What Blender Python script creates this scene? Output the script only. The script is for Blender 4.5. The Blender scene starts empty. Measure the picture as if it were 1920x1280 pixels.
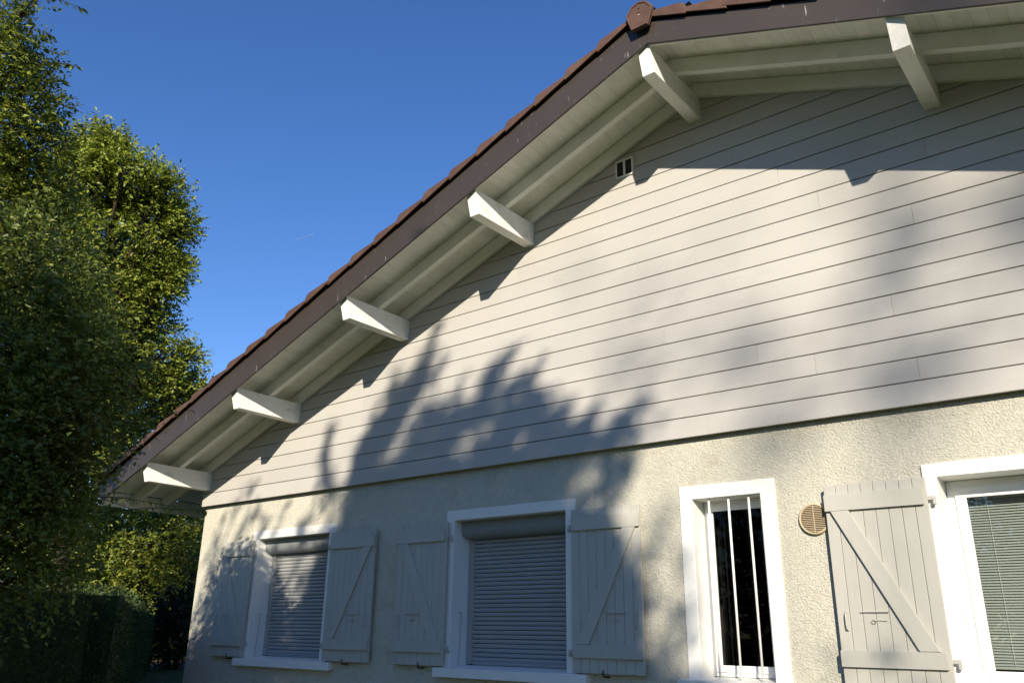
import bpy, bmesh, math, random
import numpy as np
from mathutils import Vector, Matrix

# ------------------------------------------------------------------ camera, sky, sun, exposure
sc = bpy.context.scene
sc.render.engine = 'CYCLES'
YAW, PIT, ROL = 0.678342689, 0.341288398, 0.0144897838
CAM = Vector((9.27008, -5.59784, 1.52805))
fwd = Vector((-math.sin(YAW)*math.cos(PIT), math.cos(YAW)*math.cos(PIT), math.sin(PIT)))
r0 = Vector((math.cos(YAW), math.sin(YAW), 0)); u0 = r0.cross(fwd)
rgt = math.cos(ROL)*r0 + math.sin(ROL)*u0
up = -math.sin(ROL)*r0 + math.cos(ROL)*u0
cam = bpy.data.cameras.new('camera')
cam.sensor_width = 36; cam.lens = 36*1543.42/1920
cam.clip_start = 0.05; cam.clip_end = 6000
cam_ob = bpy.data.objects.new('camera', cam); sc.collection.objects.link(cam_ob)
cam_ob.matrix_world = Matrix(((rgt.x, up.x, -fwd.x, CAM.x), (rgt.y, up.y, -fwd.y, CAM.y), (rgt.z, up.z, -fwd.z, CAM.z), (0, 0, 0, 1)))
sc.camera = cam_ob

SUN = Vector((0.69, -1.0, 0.52)).normalized()
SUN_EL = math.asin(SUN.z); SUN_AZ = math.atan2(SUN.x, SUN.y)
world = bpy.data.worlds.new('World'); sc.world = world; world.use_nodes = True
wn = world.node_tree.nodes; wl = world.node_tree.links
bg = wn['Background']
sky = wn.new('ShaderNodeTexSky'); sky.sky_type = 'NISHITA'; sky.sun_disc = False
sky.sun_elevation = SUN_EL; sky.sun_rotation = SUN_AZ
sky.altitude = 400; sky.air_density = 1.0; sky.dust_density = 0.1; sky.ozone_density = 3.0
hs = wn.new('ShaderNodeHueSaturation'); hs.inputs['Saturation'].default_value = 1.21; hs.inputs['Hue'].default_value = .5115
wl.new(sky.outputs[0], hs.inputs['Color']); wl.new(hs.outputs[0], bg.inputs[0])
bg.inputs[1].default_value = 0.120
sun = bpy.data.lights.new('sun', 'SUN'); sun.energy = 5.0; sun.angle = math.radians(0.53); sun.color = (1.0, 0.90, 0.74)
sun_ob = bpy.data.objects.new('sun', sun); sc.collection.objects.link(sun_ob)
sun_ob.rotation_euler = SUN.to_track_quat('Z', 'Y').to_euler(); sun_ob.location = (20, -30, 18)
sc.view_settings.view_transform = 'Standard'; sc.view_settings.look = 'None'
sc.view_settings.exposure = 0.58; sc.view_settings.gamma = 1.0
sc.view_settings.use_curve_mapping = False

def ray(px, py, dist):
    d = (px-960)/1543.42*rgt - (py-640)/1543.42*up + fwd
    return CAM + d.normalized()*dist

# ------------------------------------------------------------------ helpers
col = sc.collection
class MB:
    def __init__(s): s.v = []; s.f = []; s.mi = []
    def add(s, vs, fs, mi=0):
        o = len(s.v); s.v += [tuple(v) for v in vs]; s.f += [tuple(i+o for i in f) for f in fs]; s.mi += [mi]*len(fs)
    def box(s, x0, x1, y0, y1, z0, z1, mi=0):
        s.add([(x0,y0,z0),(x1,y0,z0),(x1,y1,z0),(x0,y1,z0),(x0,y0,z1),(x1,y0,z1),(x1,y1,z1),(x0,y1,z1)],
              [(0,3,2,1),(4,5,6,7),(0,1,5,4),(1,2,6,5),(2,3,7,6),(3,0,4,7)], mi)
    def xz(s, pts, y0, y1, mi=0):
        """polygon in the XZ plane (any winding) extruded from y0 (front) to y1"""
        a = sum(pts[i][0]*pts[(i+1)%len(pts)][1]-pts[(i+1)%len(pts)][0]*pts[i][1] for i in range(len(pts)))
        if a < 0: pts = pts[::-1]
        n = len(pts)
        s.add([(x,y0,z) for x,z in pts]+[(x,y1,z) for x,z in pts],
              [tuple(range(n)), tuple(range(2*n-1,n-1,-1))]+[(i,i+n,(i+1)%n+n,(i+1)%n) for i in range(n)], mi)
    def yz(s, pts, x0, x1, mi=0):
        a = sum(pts[i][0]*pts[(i+1)%len(pts)][1]-pts[(i+1)%len(pts)][0]*pts[i][1] for i in range(len(pts)))
        if a < 0: pts = pts[::-1]
        n = len(pts)
        s.add([(x1,y,z) for y,z in pts]+[(x0,y,z) for y,z in pts],
              [tuple(range(n)), tuple(range(2*n-1,n-1,-1))]+[(i,i+n,(i+1)%n+n,(i+1)%n) for i in range(n)], mi)
    def tube(s, pts, rad, n=6, mi=0, cap=True):
        pts = [Vector(p) for p in pts]
        if not isinstance(rad, (list, tuple)): rad = [rad]*len(pts)
        o = len(s.v); side = None
        for i, p in enumerate(pts):
            t = (pts[min(i+1,len(pts)-1)]-pts[max(i-1,0)]).normalized()
            if side is None: side = t.orthogonal().normalized()
            side = (side - t*side.dot(t))
            side = side.normalized() if side.length > 1e-6 else t.orthogonal().normalized()
            w = t.cross(side)
            for k in range(n):
                a = 2*math.pi*k/n; q = p+(side*math.cos(a)+w*math.sin(a))*rad[i]; s.v.append(tuple(q))
        for i in range(len(pts)-1):
            for k in range(n):
                k2 = (k+1)%n; s.f.append((o+i*n+k, o+i*n+k2, o+(i+1)*n+k2, o+(i+1)*n+k)); s.mi.append(mi)
        if cap:
            s.f.append(tuple(o+k for k in range(n-1,-1,-1))); s.mi.append(mi)
            e = o+(len(pts)-1)*n; s.f.append(tuple(e+k for k in range(n))); s.mi.append(mi)
    def mesh(s, name, mats):
        m = bpy.data.meshes.new(name); m.from_pydata(s.v, [], s.f)
        for k in (mats if isinstance(mats, (list, tuple)) else [mats]): m.materials.append(k)
        if any(s.mi): m.polygons.foreach_set('material_index', s.mi)
        m.update(); return m
    def build(s, name, mats, parent=None, loc=(0,0,0), bevel=0, smooth=False, segs=1):
        ob = link(name, s.mesh(name, mats), parent, loc)
        if smooth: ob.data.polygons.foreach_set('use_smooth', [True]*len(ob.data.polygons))
        if bevel:
            b = ob.modifiers.new('bevel', 'BEVEL'); b.width = bevel; b.segments = segs; b.limit_method = 'ANGLE'; b.angle_limit = math.radians(35)
        return ob
def link(name, data, parent=None, loc=(0,0,0)):
    ob = bpy.data.objects.new(name, data); col.objects.link(ob); ob.location = loc
    if parent is not None: ob.parent = parent
    return ob
def empty(name, loc=(0,0,0), parent=None):
    ob = link(name, None, parent, loc); ob.empty_display_size = .3; return ob
def tag(o, label=None, cat=None, group=None, kind=None):
    if label: o['label'] = label
    if cat: o['category'] = cat
    if group: o['group'] = group
    if kind: o['kind'] = kind
    return o
def copy_of(o, loc, parent=None):
    c = o.copy(); col.objects.link(c); c.location = loc; c.parent = parent if parent is not None else o.parent
    return c

# ------------------------------------------------------------------ materials
def mat(name, base, rough=0.7, spec=0.3, var=0.0, noise=None, bump=None, per_obj=0.0, dirt=None, metallic=0.0, trans=None, streak=None):
    """noise=(scale,(sx,sy,sz),amount) tone variation; bump=[(kind,scale,(sx,sy,sz),strength,dist)...]; dirt=(colour,scale,lo,hi,(sx,sy,sz))"""
    m = bpy.data.materials.new(name); m.use_nodes = True
    nt = m.node_tree; N = nt.nodes; L = nt.links
    b = N['Principled BSDF']; b.inputs['Roughness'].default_value = rough; b.inputs['Specular IOR Level'].default_value = spec
    b.inputs['Metallic'].default_value = metallic
    tc = N.new('ShaderNodeTexCoord'); geo = N.new('ShaderNodeNewGeometry')
    def coords(s):
        mp = N.new('ShaderNodeMapping'); mp.inputs['Scale'].default_value = s
        L.new(geo.outputs['Position'], mp.inputs[0]); return mp.outputs[0]
    cur = N.new('ShaderNodeRGB'); cur.outputs[0].default_value = (*base, 1); c = cur.outputs[0]
    def mixc(fac, a, colb, mode='MIX'):
        x = N.new('ShaderNodeMix'); x.data_type = 'RGBA'; x.blend_type = mode
        if isinstance(fac, float): x.inputs[0].default_value = fac
        else: L.new(fac, x.inputs[0])
        L.new(a, x.inputs[6])
        if isinstance(colb, tuple): x.inputs[7].default_value = (*colb, 1)
        else: L.new(colb, x.inputs[7])
        return x.outputs[2]
    def rng(v, a, b_, c_, d):
        x = N.new('ShaderNodeMapRange'); L.new(v, x.inputs[0])
        for i, q in enumerate((a, b_, c_, d)): x.inputs[i+1].default_value = q
        return x.outputs[0]
    def tex(kind, scale, sc3, detail=4, rough_=.6):
        if kind == 'voronoi':
            t = N.new('ShaderNodeTexVoronoi'); t.inputs['Scale'].default_value = scale; L.new(coords(sc3), t.inputs['Vector']); return t.outputs['Distance']
        t = N.new('ShaderNodeTexNoise'); t.inputs['Scale'].default_value = scale; t.inputs['Detail'].default_value = detail
        t.inputs['Roughness'].default_value = rough_; L.new(coords(sc3), t.inputs['Vector']); return t.outputs['Fac']
    if noise:
        for (s_, s3, amt) in (noise if isinstance(noise, list) else [noise]):
            f = rng(tex('noise', s_, s3), .3, .7, 1-amt, 1+amt)
            hsv = N.new('ShaderNodeHueSaturation'); L.new(f, hsv.inputs['Value']); L.new(c, hsv.inputs['Color']); c = hsv.outputs[0]
    if per_obj:
        oi = N.new('ShaderNodeObjectInfo'); f = rng(oi.outputs['Random'], 0, 1, 1-per_obj, 1+per_obj)
        hsv = N.new('ShaderNodeHueSaturation'); L.new(f, hsv.inputs['Value']); L.new(c, hsv.inputs['Color']); c = hsv.outputs[0]
    if dirt:
        for (dc, s_, lo, hi, s3) in (dirt if isinstance(dirt, list) else [dirt]):
            c = mixc(rng(tex('noise', s_, s3, 6, .65), lo, hi, 0, 1), c, dc)
    L.new(c, b.inputs['Base Color'])
    if bump:
        prev = None
        for (kind, s_, s3, st, di) in bump:
            h = tex(kind, s_, s3, 3)
            bn = N.new('ShaderNodeBump'); bn.inputs['Strength'].default_value = st; bn.inputs['Distance'].default_value = di
            L.new(h, bn.inputs['Height'])
            if prev: L.new(prev, bn.inputs['Normal'])
            prev = bn.outputs[0]
        L.new(prev, b.inputs['Normal'])
    if trans:
        out = N['Material Output']; tr = N.new('ShaderNodeBsdfTranslucent'); tr.inputs[0].default_value = (*trans[0], 1)
        ms = N.new('ShaderNodeMixShader'); ms.inputs[0].default_value = trans[1]
        L.new(b.outputs[0], ms.inputs[1]); L.new(tr.outputs[0], ms.inputs[2]); L.new(ms.outputs[0], out.inputs[0])
    return m
ONE = (1,1,1)
M = {}
M['siding'] = mat('siding_paint', (.472,.453,.422), .62, .35, noise=[(2.2,(1,1,1),.03),(60,(.08,1,2),.03)], per_obj=.03,
                  bump=[('noise',150,(.03,1,1.0),.35,.003),('noise',1.3,ONE,.3,.01)], dirt=[((.40,.385,.35),3,.62,.85,(.35,1,2.2))])
M['batten'] = mat('dark_batten', (.05,.045,.04), .9)
M['stucco'] = mat('roughcast_render', (.60,.575,.48), .95, .1, noise=[(1.5,ONE,.06),(22,ONE,.05),(78,(1,1,1.2),.13)],  # finest tone noise repeats the relief, painting shade into the pits
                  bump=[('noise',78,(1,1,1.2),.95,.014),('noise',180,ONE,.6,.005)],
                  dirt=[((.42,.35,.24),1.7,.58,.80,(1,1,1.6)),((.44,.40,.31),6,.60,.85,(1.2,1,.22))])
M['white'] = mat('white_window_paint', (.80,.795,.755), .55, .35, noise=[(3,ONE,.03),(40,ONE,.02)], bump=[('noise',60,ONE,.15,.003)])
M['pvc'] = mat('white_plastic', (.84,.835,.81), .3, .5)
M['beam'] = mat('white_beam_paint', (.84,.83,.775), .6, .3, noise=[(5,(1,1,1),.05),(30,(1,.2,1),.04)], bump=[('noise',45,(1,.12,1),.55,.004)],
                dirt=[((.50,.47,.39),6,.57,.80,(1,.5,1))])
M['soffit'] = mat('soffit_paint', (.80,.79,.73), .7, .25, noise=[(3,ONE,.06),(25,(1,.15,1),.04)], per_obj=.05, bump=[('noise',40,(1,.1,1),.25,.003)],
                  dirt=[((.55,.53,.45),3,.58,.85,(1,.5,1))])
M['soffit_end'] = mat('rafter_paint', (.80,.795,.74), .7, .25, noise=[(4,ONE,.07)], dirt=[((.52,.50,.43),4,.58,.85,ONE)])
M['shutter'] = mat('greige_shutter_paint', (.475,.463,.41), .5, .4, noise=[(4,ONE,.03),(60,(1,1,.12),.025)], per_obj=.015, bump=[('noise',90,(1,1,.08),.2,.002)])
M['roller'] = mat('grey_roller_aluminium', (.33,.33,.32), .42, .5, noise=[(8,ONE,.04)])
M['rollerbox'] = mat('grey_roller_box', (.25,.26,.26), .45, .5, noise=[(6,ONE,.05)])
M['metal'] = mat('painted_iron', (.47,.46,.41), .5, .5)
M['black'] = mat('black_iron', (.02,.02,.02), .5, .4)
M['grille'] = mat('sand_plastic_grille', (.58,.475,.31), .5, .4, noise=[(20,ONE,.08)])
M['dark'] = mat('dark_void', (.012,.012,.012), .95, .05)
M['tile'] = mat('brown_roof_tile', (.098,.054,.040), .60, .3, noise=[(7,ONE,.18),(90,ONE,.10)], per_obj=.10, bump=[('noise',120,ONE,.4,.003)],
                dirt=[((.10,.085,.06),3.5,.60,.78,ONE)])
M['room'] = mat('dim_room_paint', (.25,.24,.22), .9, .1)
M['curtain'] = mat('grey_curtain', (.035,.034,.033), .9, .1)
M['blind'] = mat('pale_blind_slat', (.47,.485,.455), .5, .4)
M['cordw'] = mat('white_cord', (.8,.8,.76), .7, .2)
M['bark'] = mat('bark', (.085,.065,.045), .9, .1, noise=[(20,ONE,.3)], bump=[('noise',40,(1,1,.3),.6,.01)])
M['twig'] = mat('twig_bark', (.05,.038,.024), .9, .1)
M['asphalt'] = mat('asphalt', (.055,.055,.058), .9, .2, noise=[(30,ONE,.2)])
M['litter'] = mat('leaf_litter', (.22,.13,.07), .9, .1, noise=[(12,ONE,.4)], bump=[('noise',30,ONE,.6,.02)])
M['grassg'] = mat('lawn', (.075,.090,.035), .95, .1, noise=[(1.2,ONE,.2),(40,ONE,.35)], bump=[('noise',60,ONE,.8,.03)])

def fascia_mat():
    m = mat('brown_fascia_cladding', (.048,.038,.032), .45, .45, noise=[(2.5,ONE,.08),(30,(.4,1,1.2),.05)], bump=[('noise',6,ONE,.2,.004)])
    nt = m.node_tree; N = nt.nodes; L = nt.links; b = N['Principled BSDF']
    src = b.inputs['Base Color'].links[0].from_socket
    geo = N.new('ShaderNodeNewGeometry')
    def streak(scale, s3, lo, hi):
        mp = N.new('ShaderNodeMapping'); mp.inputs['Scale'].default_value = s3; mp.inputs['Rotation'].default_value = (0,.25,0)
        L.new(geo.outputs['Position'], mp.inputs[0])
        t = N.new('ShaderNodeTexNoise'); t.inputs['Scale'].default_value = scale; t.inputs['Detail'].default_value = 3; L.new(mp.outputs[0], t.inputs['Vector'])
        x = N.new('ShaderNodeMapRange'); L.new(t.outputs['Fac'], x.inputs[0]); x.inputs[1].default_value = lo; x.inputs[2].default_value = hi
        return x.outputs[0]
    f = streak(26, (1.6,1,.22), .665, .73)
    mx = N.new('ShaderNodeMix'); mx.data_type = 'RGBA'; L.new(f, mx.inputs[0]); L.new(src, mx.inputs[6]); mx.inputs[7].default_value = (.26,.245,.23,1)
    L.new(mx.outputs[2], b.inputs['Base Color']); return m
M['fascia'] = fascia_mat()
def glass_mat(name, tint, refl=1.0):
    m = bpy.data.materials.new(name); m.use_nodes = True; N = m.node_tree.nodes; L = m.node_tree.links
    N.remove(N['Principled BSDF']); out = N['Material Output']
    t = N.new('ShaderNodeBsdfTransparent'); t.inputs[0].default_value = (*tint, 1)
    g = N.new('ShaderNodeBsdfGlossy'); g.inputs['Roughness'].default_value = 0.0; g.inputs[0].default_value = (refl,refl,refl,1)
    lw = N.new('ShaderNodeLayerWeight'); lw.inputs[0].default_value = .5
    pw = N.new('ShaderNodeMath'); pw.operation = 'POWER'; L.new(lw.outputs['Facing'], pw.inputs[0]); pw.inputs[1].default_value = 4.0
    fr = N.new('ShaderNodeMath'); fr.operation = 'MULTIPLY_ADD'; L.new(pw.outputs[0], fr.inputs[0]); fr.inputs[1].default_value = .9*refl; fr.inputs[2].default_value = .075*refl
    ms = N.new('ShaderNodeMixShader'); L.new(fr.outputs[0], ms.inputs[0]); L.new(t.outputs[0], ms.inputs[1]); L.new(g.outputs[0], ms.inputs[2]); L.new(ms.outputs[0], out.inputs[0])
    return m
M['glass'] = glass_mat('window_glass', (.735,.775,.75))
M['glass_dark'] = glass_mat('dark_window_glass', (.35,.35,.35), .35)
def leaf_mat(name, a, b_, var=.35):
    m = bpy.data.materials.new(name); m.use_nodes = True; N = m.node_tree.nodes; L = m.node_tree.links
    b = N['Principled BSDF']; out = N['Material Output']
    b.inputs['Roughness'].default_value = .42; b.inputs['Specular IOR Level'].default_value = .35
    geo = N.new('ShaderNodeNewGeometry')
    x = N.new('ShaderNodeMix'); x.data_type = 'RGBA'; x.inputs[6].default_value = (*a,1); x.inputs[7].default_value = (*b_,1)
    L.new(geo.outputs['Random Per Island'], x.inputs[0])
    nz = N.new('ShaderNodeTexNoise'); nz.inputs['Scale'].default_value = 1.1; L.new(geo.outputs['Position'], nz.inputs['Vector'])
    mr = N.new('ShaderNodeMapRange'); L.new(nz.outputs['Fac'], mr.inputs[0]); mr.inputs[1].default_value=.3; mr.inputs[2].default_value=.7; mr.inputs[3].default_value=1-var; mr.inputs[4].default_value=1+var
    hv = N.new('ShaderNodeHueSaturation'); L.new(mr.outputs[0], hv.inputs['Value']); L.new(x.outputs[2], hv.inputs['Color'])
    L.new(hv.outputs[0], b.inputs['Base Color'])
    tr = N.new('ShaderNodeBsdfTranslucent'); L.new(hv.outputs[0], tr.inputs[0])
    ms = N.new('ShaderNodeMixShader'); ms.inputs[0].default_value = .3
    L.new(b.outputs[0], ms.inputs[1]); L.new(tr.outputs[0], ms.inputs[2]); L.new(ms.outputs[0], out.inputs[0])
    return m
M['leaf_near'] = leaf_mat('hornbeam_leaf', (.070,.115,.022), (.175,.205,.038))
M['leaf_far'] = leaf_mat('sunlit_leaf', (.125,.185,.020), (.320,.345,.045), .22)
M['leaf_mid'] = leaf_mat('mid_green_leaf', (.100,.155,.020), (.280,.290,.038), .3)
M['leaf_dark'] = leaf_mat('evergreen_leaf', (.018,.030,.010), (.045,.050,.018))  # leaf colour darkened to paint in the shade over the shrub
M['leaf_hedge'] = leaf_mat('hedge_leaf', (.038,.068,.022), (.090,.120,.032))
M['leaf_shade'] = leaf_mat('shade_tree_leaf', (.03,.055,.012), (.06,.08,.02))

# ------------------------------------------------------------------ ground
def ground_h(x, y):
    t = min(max((-x-.3)/6.5, 0), 1); t = t*t*(3-2*t)
    return .76*t
xs = [-900,-400,-200,-100,-60,-40,-30]+[-24+i for i in range(0,40)]+[20,30,50,100,200,400,900]
ys = [-900,-400,-200,-100,-60,-40,-30]+[-24+1.5*i for i in range(0,40)]+[45,60,100,200,400,900]
g = MB(); g.v = [(x,y,ground_h(x,y)) for y in ys for x in xs]; nx = len(xs)
g.f = [(j*nx+i, j*nx+i+1, (j+1)*nx+i+1, (j+1)*nx+i) for j in range(len(ys)-1) for i in range(nx-1)]; g.mi = [0]*len(g.f)
tag(g.build('ground', M['grassg'], smooth=True), kind='structure')
def strip(name, a, b_, w, dz, m_):
    a = Vector(a); b_ = Vector(b_); d = (b_-a).normalized(); n = Vector((-d.y, d.x))*w/2
    k = 40; s = MB()
    for i in range(k+1):
        p = a+(b_-a)*i/k
        for q in (p-n, p+n): s.v.append((q.x, q.y, ground_h(q.x, q.y)+dz))
    s.f = [(2*i,2*i+1,2*i+3,2*i+2) for i in range(k)]; s.mi = [0]*k
    return tag(s.build(name, m_), kind='structure')
strip('path', (-14,-2), (-4.5,14), 2.6, .006, M['asphalt'])
strip('leaf_litter_bed', (-16.2,-1.0), (-6.7,15), 1.6, .012, M['litter'])

# ------------------------------------------------------------------ the house
MP = .3735
def TL(x): return 5.862-MP*abs(x-6.745)          # underside line of the rafters
def ZF(x): return 5.858-.379*abs(x-6.773)         # lower edge of the fascia
house = empty('house', (0,0,0))
tag(house, 'gabled house with greige board cladding over cream roughcast wall and brown tiled roof', 'house')
XL, XR_ = -.10, 13.6

# rendered wall with its openings (x0,x1,z0,z1) on the gable side
OPEN = [(1.06,2.34,1.22,2.52),(4.05,5.34,1.22,2.52),(6.43,7.01,1.22,2.51),(8.11,9.62,1.22,2.51)]
xb = sorted({XL,XR_}|{o[0] for o in OPEN}|{o[1] for o in OPEN}); zb = [0,1.22,2.51,2.52,3.02]
w = MB()
for i in range(len(xb)-1):
    for j in range(len(zb)-1):
        cx=(xb[i]+xb[i+1])/2; cz=(zb[j]+zb[j+1])/2
        if any(o[0]<cx<o[1] and o[2]<cz<o[3] for o in OPEN): continue
        w.box(xb[i],xb[i+1],.06,.30,zb[j],zb[j+1])
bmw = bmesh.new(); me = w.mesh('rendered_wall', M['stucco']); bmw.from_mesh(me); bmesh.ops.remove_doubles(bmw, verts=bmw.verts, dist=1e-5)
# drop internal faces
seen = {}
for f in bmw.faces:
    k = tuple(round(c,4) for c in f.calc_center_median()); seen.setdefault(k, []).append(f)
bmesh.ops.delete(bmw, geom=[f for v in seen.values() if len(v)>1 for f in v], context='FACES')
bmw.to_mesh(me); bmw.free()
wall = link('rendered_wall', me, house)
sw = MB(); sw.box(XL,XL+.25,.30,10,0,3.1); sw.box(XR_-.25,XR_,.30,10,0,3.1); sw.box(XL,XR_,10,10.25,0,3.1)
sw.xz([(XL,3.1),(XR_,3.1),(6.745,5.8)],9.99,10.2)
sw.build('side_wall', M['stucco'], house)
cl = MB(); cl.box(XL+.26,XR_-.26,.31,9.98,2.62,2.7); cl.box(XL+.26,XR_-.26,.31,9.98,.3,.36); cl.box(XL+.26,XR_-.26,3.2,3.3,.37,2.61)
cl.box(5.9,6.0,.31,3.19,.37,2.61); cl.box(7.7,7.8,.31,3.19,.37,2.61)
cl.build('inner_room', M['room'], house)

# cladding: backing plus single boards
siding = MB()
siding.xz([(-.10,2.965),(13.6,2.965),(13.6,TL(13.6)+.08),(6.745,TL(6.745)+.08),(-.10,TL(-.10)+.08)], .020, .045)
siding = siding.build('cladding', M['batten'], house)
JO = {0:6.65,1:8.14,2:7.49,3:7.08,4:8.04,5:6.33,6:5.656,7:6.37,8:8.256,9:6.64,10:7.65,11:8.40,12:7.37,13:9.9,14:7.035,15:8.9,16:5.4,17:6.9,18:20,19:20}
rnd = random.Random(3)
for k in range(20):
    z0 = 2.95 if k == 0 else 2.95+.158+.155*(k-1)
    z1 = (2.95+.158+.155*k)-.0065 if k>0 else 2.95+.158-.0065
    if TL(6.745)+.06 < z1: z1 = TL(6.745)+.06
    def lim(z): return max(-.105, 6.745-(TL(6.745)+.07-z)/MP), min(13.6, 6.745+(TL(6.745)+.07-z)/MP)
    if z1-z0 < .02: break
    a0,b0 = lim(z0); a1,b1 = lim(z1)
    js = [JO[k]+3.6*i for i in range(-4,5)]
    js = [j for j in js if max(a0,a1)+.25 < j < min(b0,b1)-.25]
    ends = [None]+js+[None]
    for i in range(len(ends)-1):
        l0,l1 = (a0,a1) if ends[i] is None else (ends[i]+.0006,)*2
        h0,h1 = (b0,b1) if ends[i+1] is None else (ends[i+1]-.0006,)*2
        dy = rnd.uniform(-.0008,.0008)
        bd = MB(); bd.xz([(l0,z0),(h0,z0),(h1,z1),(l1,z1)], 0+dy, .0195)
        # boards lean a hair: lower edge proud
        for q in range(len(bd.v)):
            x,y,z = bd.v[q]
            if y < .01 and abs(z-z0)<1e-6: bd.v[q] = (x, y-.0022, z)
        bd.build('siding_board', M['siding'], siding, bevel=.0015)
crn = MB(); crn.box(-.106,-.098,.0,.30,2.95,3.30); crn.build('corner_trim', M['siding'], siding)

# roof: deck, soffit boards, rafters, purlins
roof = MB()
YF, YB = -.90, 10.6
def slope_slab(mb, xa, xb_, off0, off1, y0, y1):
    mb.xz([(xa,TL(xa)+off0),(xb_,TL(xb_)+off0),(xb_,TL(xb_)+off1),(xa,TL(xa)+off1)], y0, y1)
roof.xz([(-1.02,TL(-1.02)+.160),(6.745,TL(6.745)+.160),(14.5,TL(14.5)+.160),(14.5,TL(14.5)+.215),(6.745,TL(6.745)+.215),(-1.02,TL(-1.02)+.215)], -.864, YB)
roof = roof.build('roof', M['dark'], house)
P = .0965
def sboard(x, w_, y1):
    b = MB(); y0 = -.895
    sg = 1 if x < 6.745 else -1
    b.xz([(0,.142),(w_,.142+sg*MP*w_),(w_,.157+sg*MP*w_),(0,.157)], y0, y1); return b
base = {}
def place_soffit(x, y1, w_=P-.0014):
    sg = 1 if x < 6.745 else -1; key = (sg, y1, round(w_,4))
    if key not in base:
        b = MB(); b.xz([(0,.142),(w_,.142+sg*MP*w_),(w_,.157+sg*MP*w_),(0,.157)], -.862, y1)
        base[key] = b.mesh('soffit_board', M['soffit'])
    ob = link('soffit_board', base[key], roof, (x, 0, TL(x)))
    return ob
n_l = int((6.745+1.0)/P); x_start = 6.745-n_l*P
for i in range(n_l): place_soffit(x_start+i*P, 9.5 if x_start+i*P < -.11 else .03)
for i in range(58): place_soffit(6.7455+i*P, .03)
def rafter(y0, y1, xa, xb_, name='rafter', h=.139, bot=.002):
    for a, b_ in ((xa,6.7445),(6.7455,xb_)):
        r = MB(); slope_slab(r, a, b_, bot, h, y0, y1); r.build(name, M['soffit_end'], roof, bevel=.003)
rafter(-.442,-.382,-1.0,14.4)
rafter(-.045,-.0045,-1.0,14.4)
rafter(-.862,-.836,-1.0,14.4, 'verge_batten')
for y in (.55,1.15,1.75,2.4,3.0):
    r = MB(); slope_slab(r, -1.0, -.107, .002, .139, y, y+.06); r.build('rafter', M['soffit_end'], roof, bevel=.003)
# eave board at the foot of the left slope, light coloured
eb = MB(); eb.box(-1.035,-1.010,-.83,9.8,TL(-1.02)-.015,TL(-1.02)+.15); eb.build('eave_board', M['beam'], roof)
# purlins carrying the verge, tips cut back at the bottom
PUR = [(.030,'L',0),(1.680,'L',.0),(3.378,'L',.004),(5.006,'L',.008),(6.775,'C',0),(8.545,'R',.0),(10.25,'R',0),(11.9,'R',0)]
WP = .105
for i, (xr, kd, drop) in enumerate(PUR):
    xl = xr-WP
    zc = lambda x: TL(x)
    if kd == 'C': top = [(xl,TL(xl)),(6.745,TL(6.745)),(xr,TL(xr))]
    else: top = [(xl,TL(xl)),(xr,TL(xr))]
    zbot = max(t[1] for t in top if True)-.215 if kd != 'C' else TL(xr)-.205
    tip_t, tip_b = -.858, -.790
    pts_f = [(xl,zbot)]+top+[(xr,zbot)]
    n = len(pts_f)
    ztop = max(z for _,z in pts_f)
    fy = lambda z: tip_b+(tip_t-tip_b)*(z-zbot)/(ztop-zbot)
    m = MB()
    vs = [(x,fy(z),z-(drop if z <= zbot+1e-6 else 0)) for x,z in pts_f]+[(x,.019,z) for x,z in pts_f]
    order = list(range(n))
    fs = [tuple(reversed(order)), tuple(n+k for k in order)]+[(k,(k+1)%n,(k+1)%n+n,k+n) for k in range(n)]
    m.add(vs, fs)
    ob = m.build('purlin', M['beam'], roof, bevel=.0025)
    bmx = bmesh.new(); bmx.from_mesh(ob.data); bmesh.ops.recalc_face_normals(bmx, faces=bmx.faces); bmx.to_mesh(ob.data); bmx.free()

# fascia (one board per slope, sheet joints as separate lengths)
def fascia(xa, xb_, h, pts=None):
    m = MB(); m.xz(pts or [(xa,ZF(xa)),(xb_,ZF(xb_)),(xb_,ZF(xb_)+h),(xa,ZF(xa)+h)], -.885, -.867)
    m.build('fascia_board', M['fascia'], roof)
HL, HR = .262, .200
fascia(0,0,0,[(-.842,ZF(-.842)+.01),(1.55,ZF(1.55)),(1.55,ZF(1.55)+HL),(-1.03,ZF(-1.03)+.24),(-1.157,3.173)])
fascia(1.5503,6.7727,HL); fascia(6.7733,7.30,HR); fascia(7.3003,14.4,HR)
# dark underlay seen between fascia and verge tiles
m = MB()
for xa, xb_, h in ((-1.02,6.773,.262),(6.773,14.4,.215)):
    m.xz([(xa,ZF(xa)+.15),(xb_,ZF(xb_)+.15),(xb_,ZF(xb_)+h+.03),(xa,ZF(xa)+h+.03)], -.8665, -.8645)
m.build('underlay_strip', M['dark'], roof)

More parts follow.
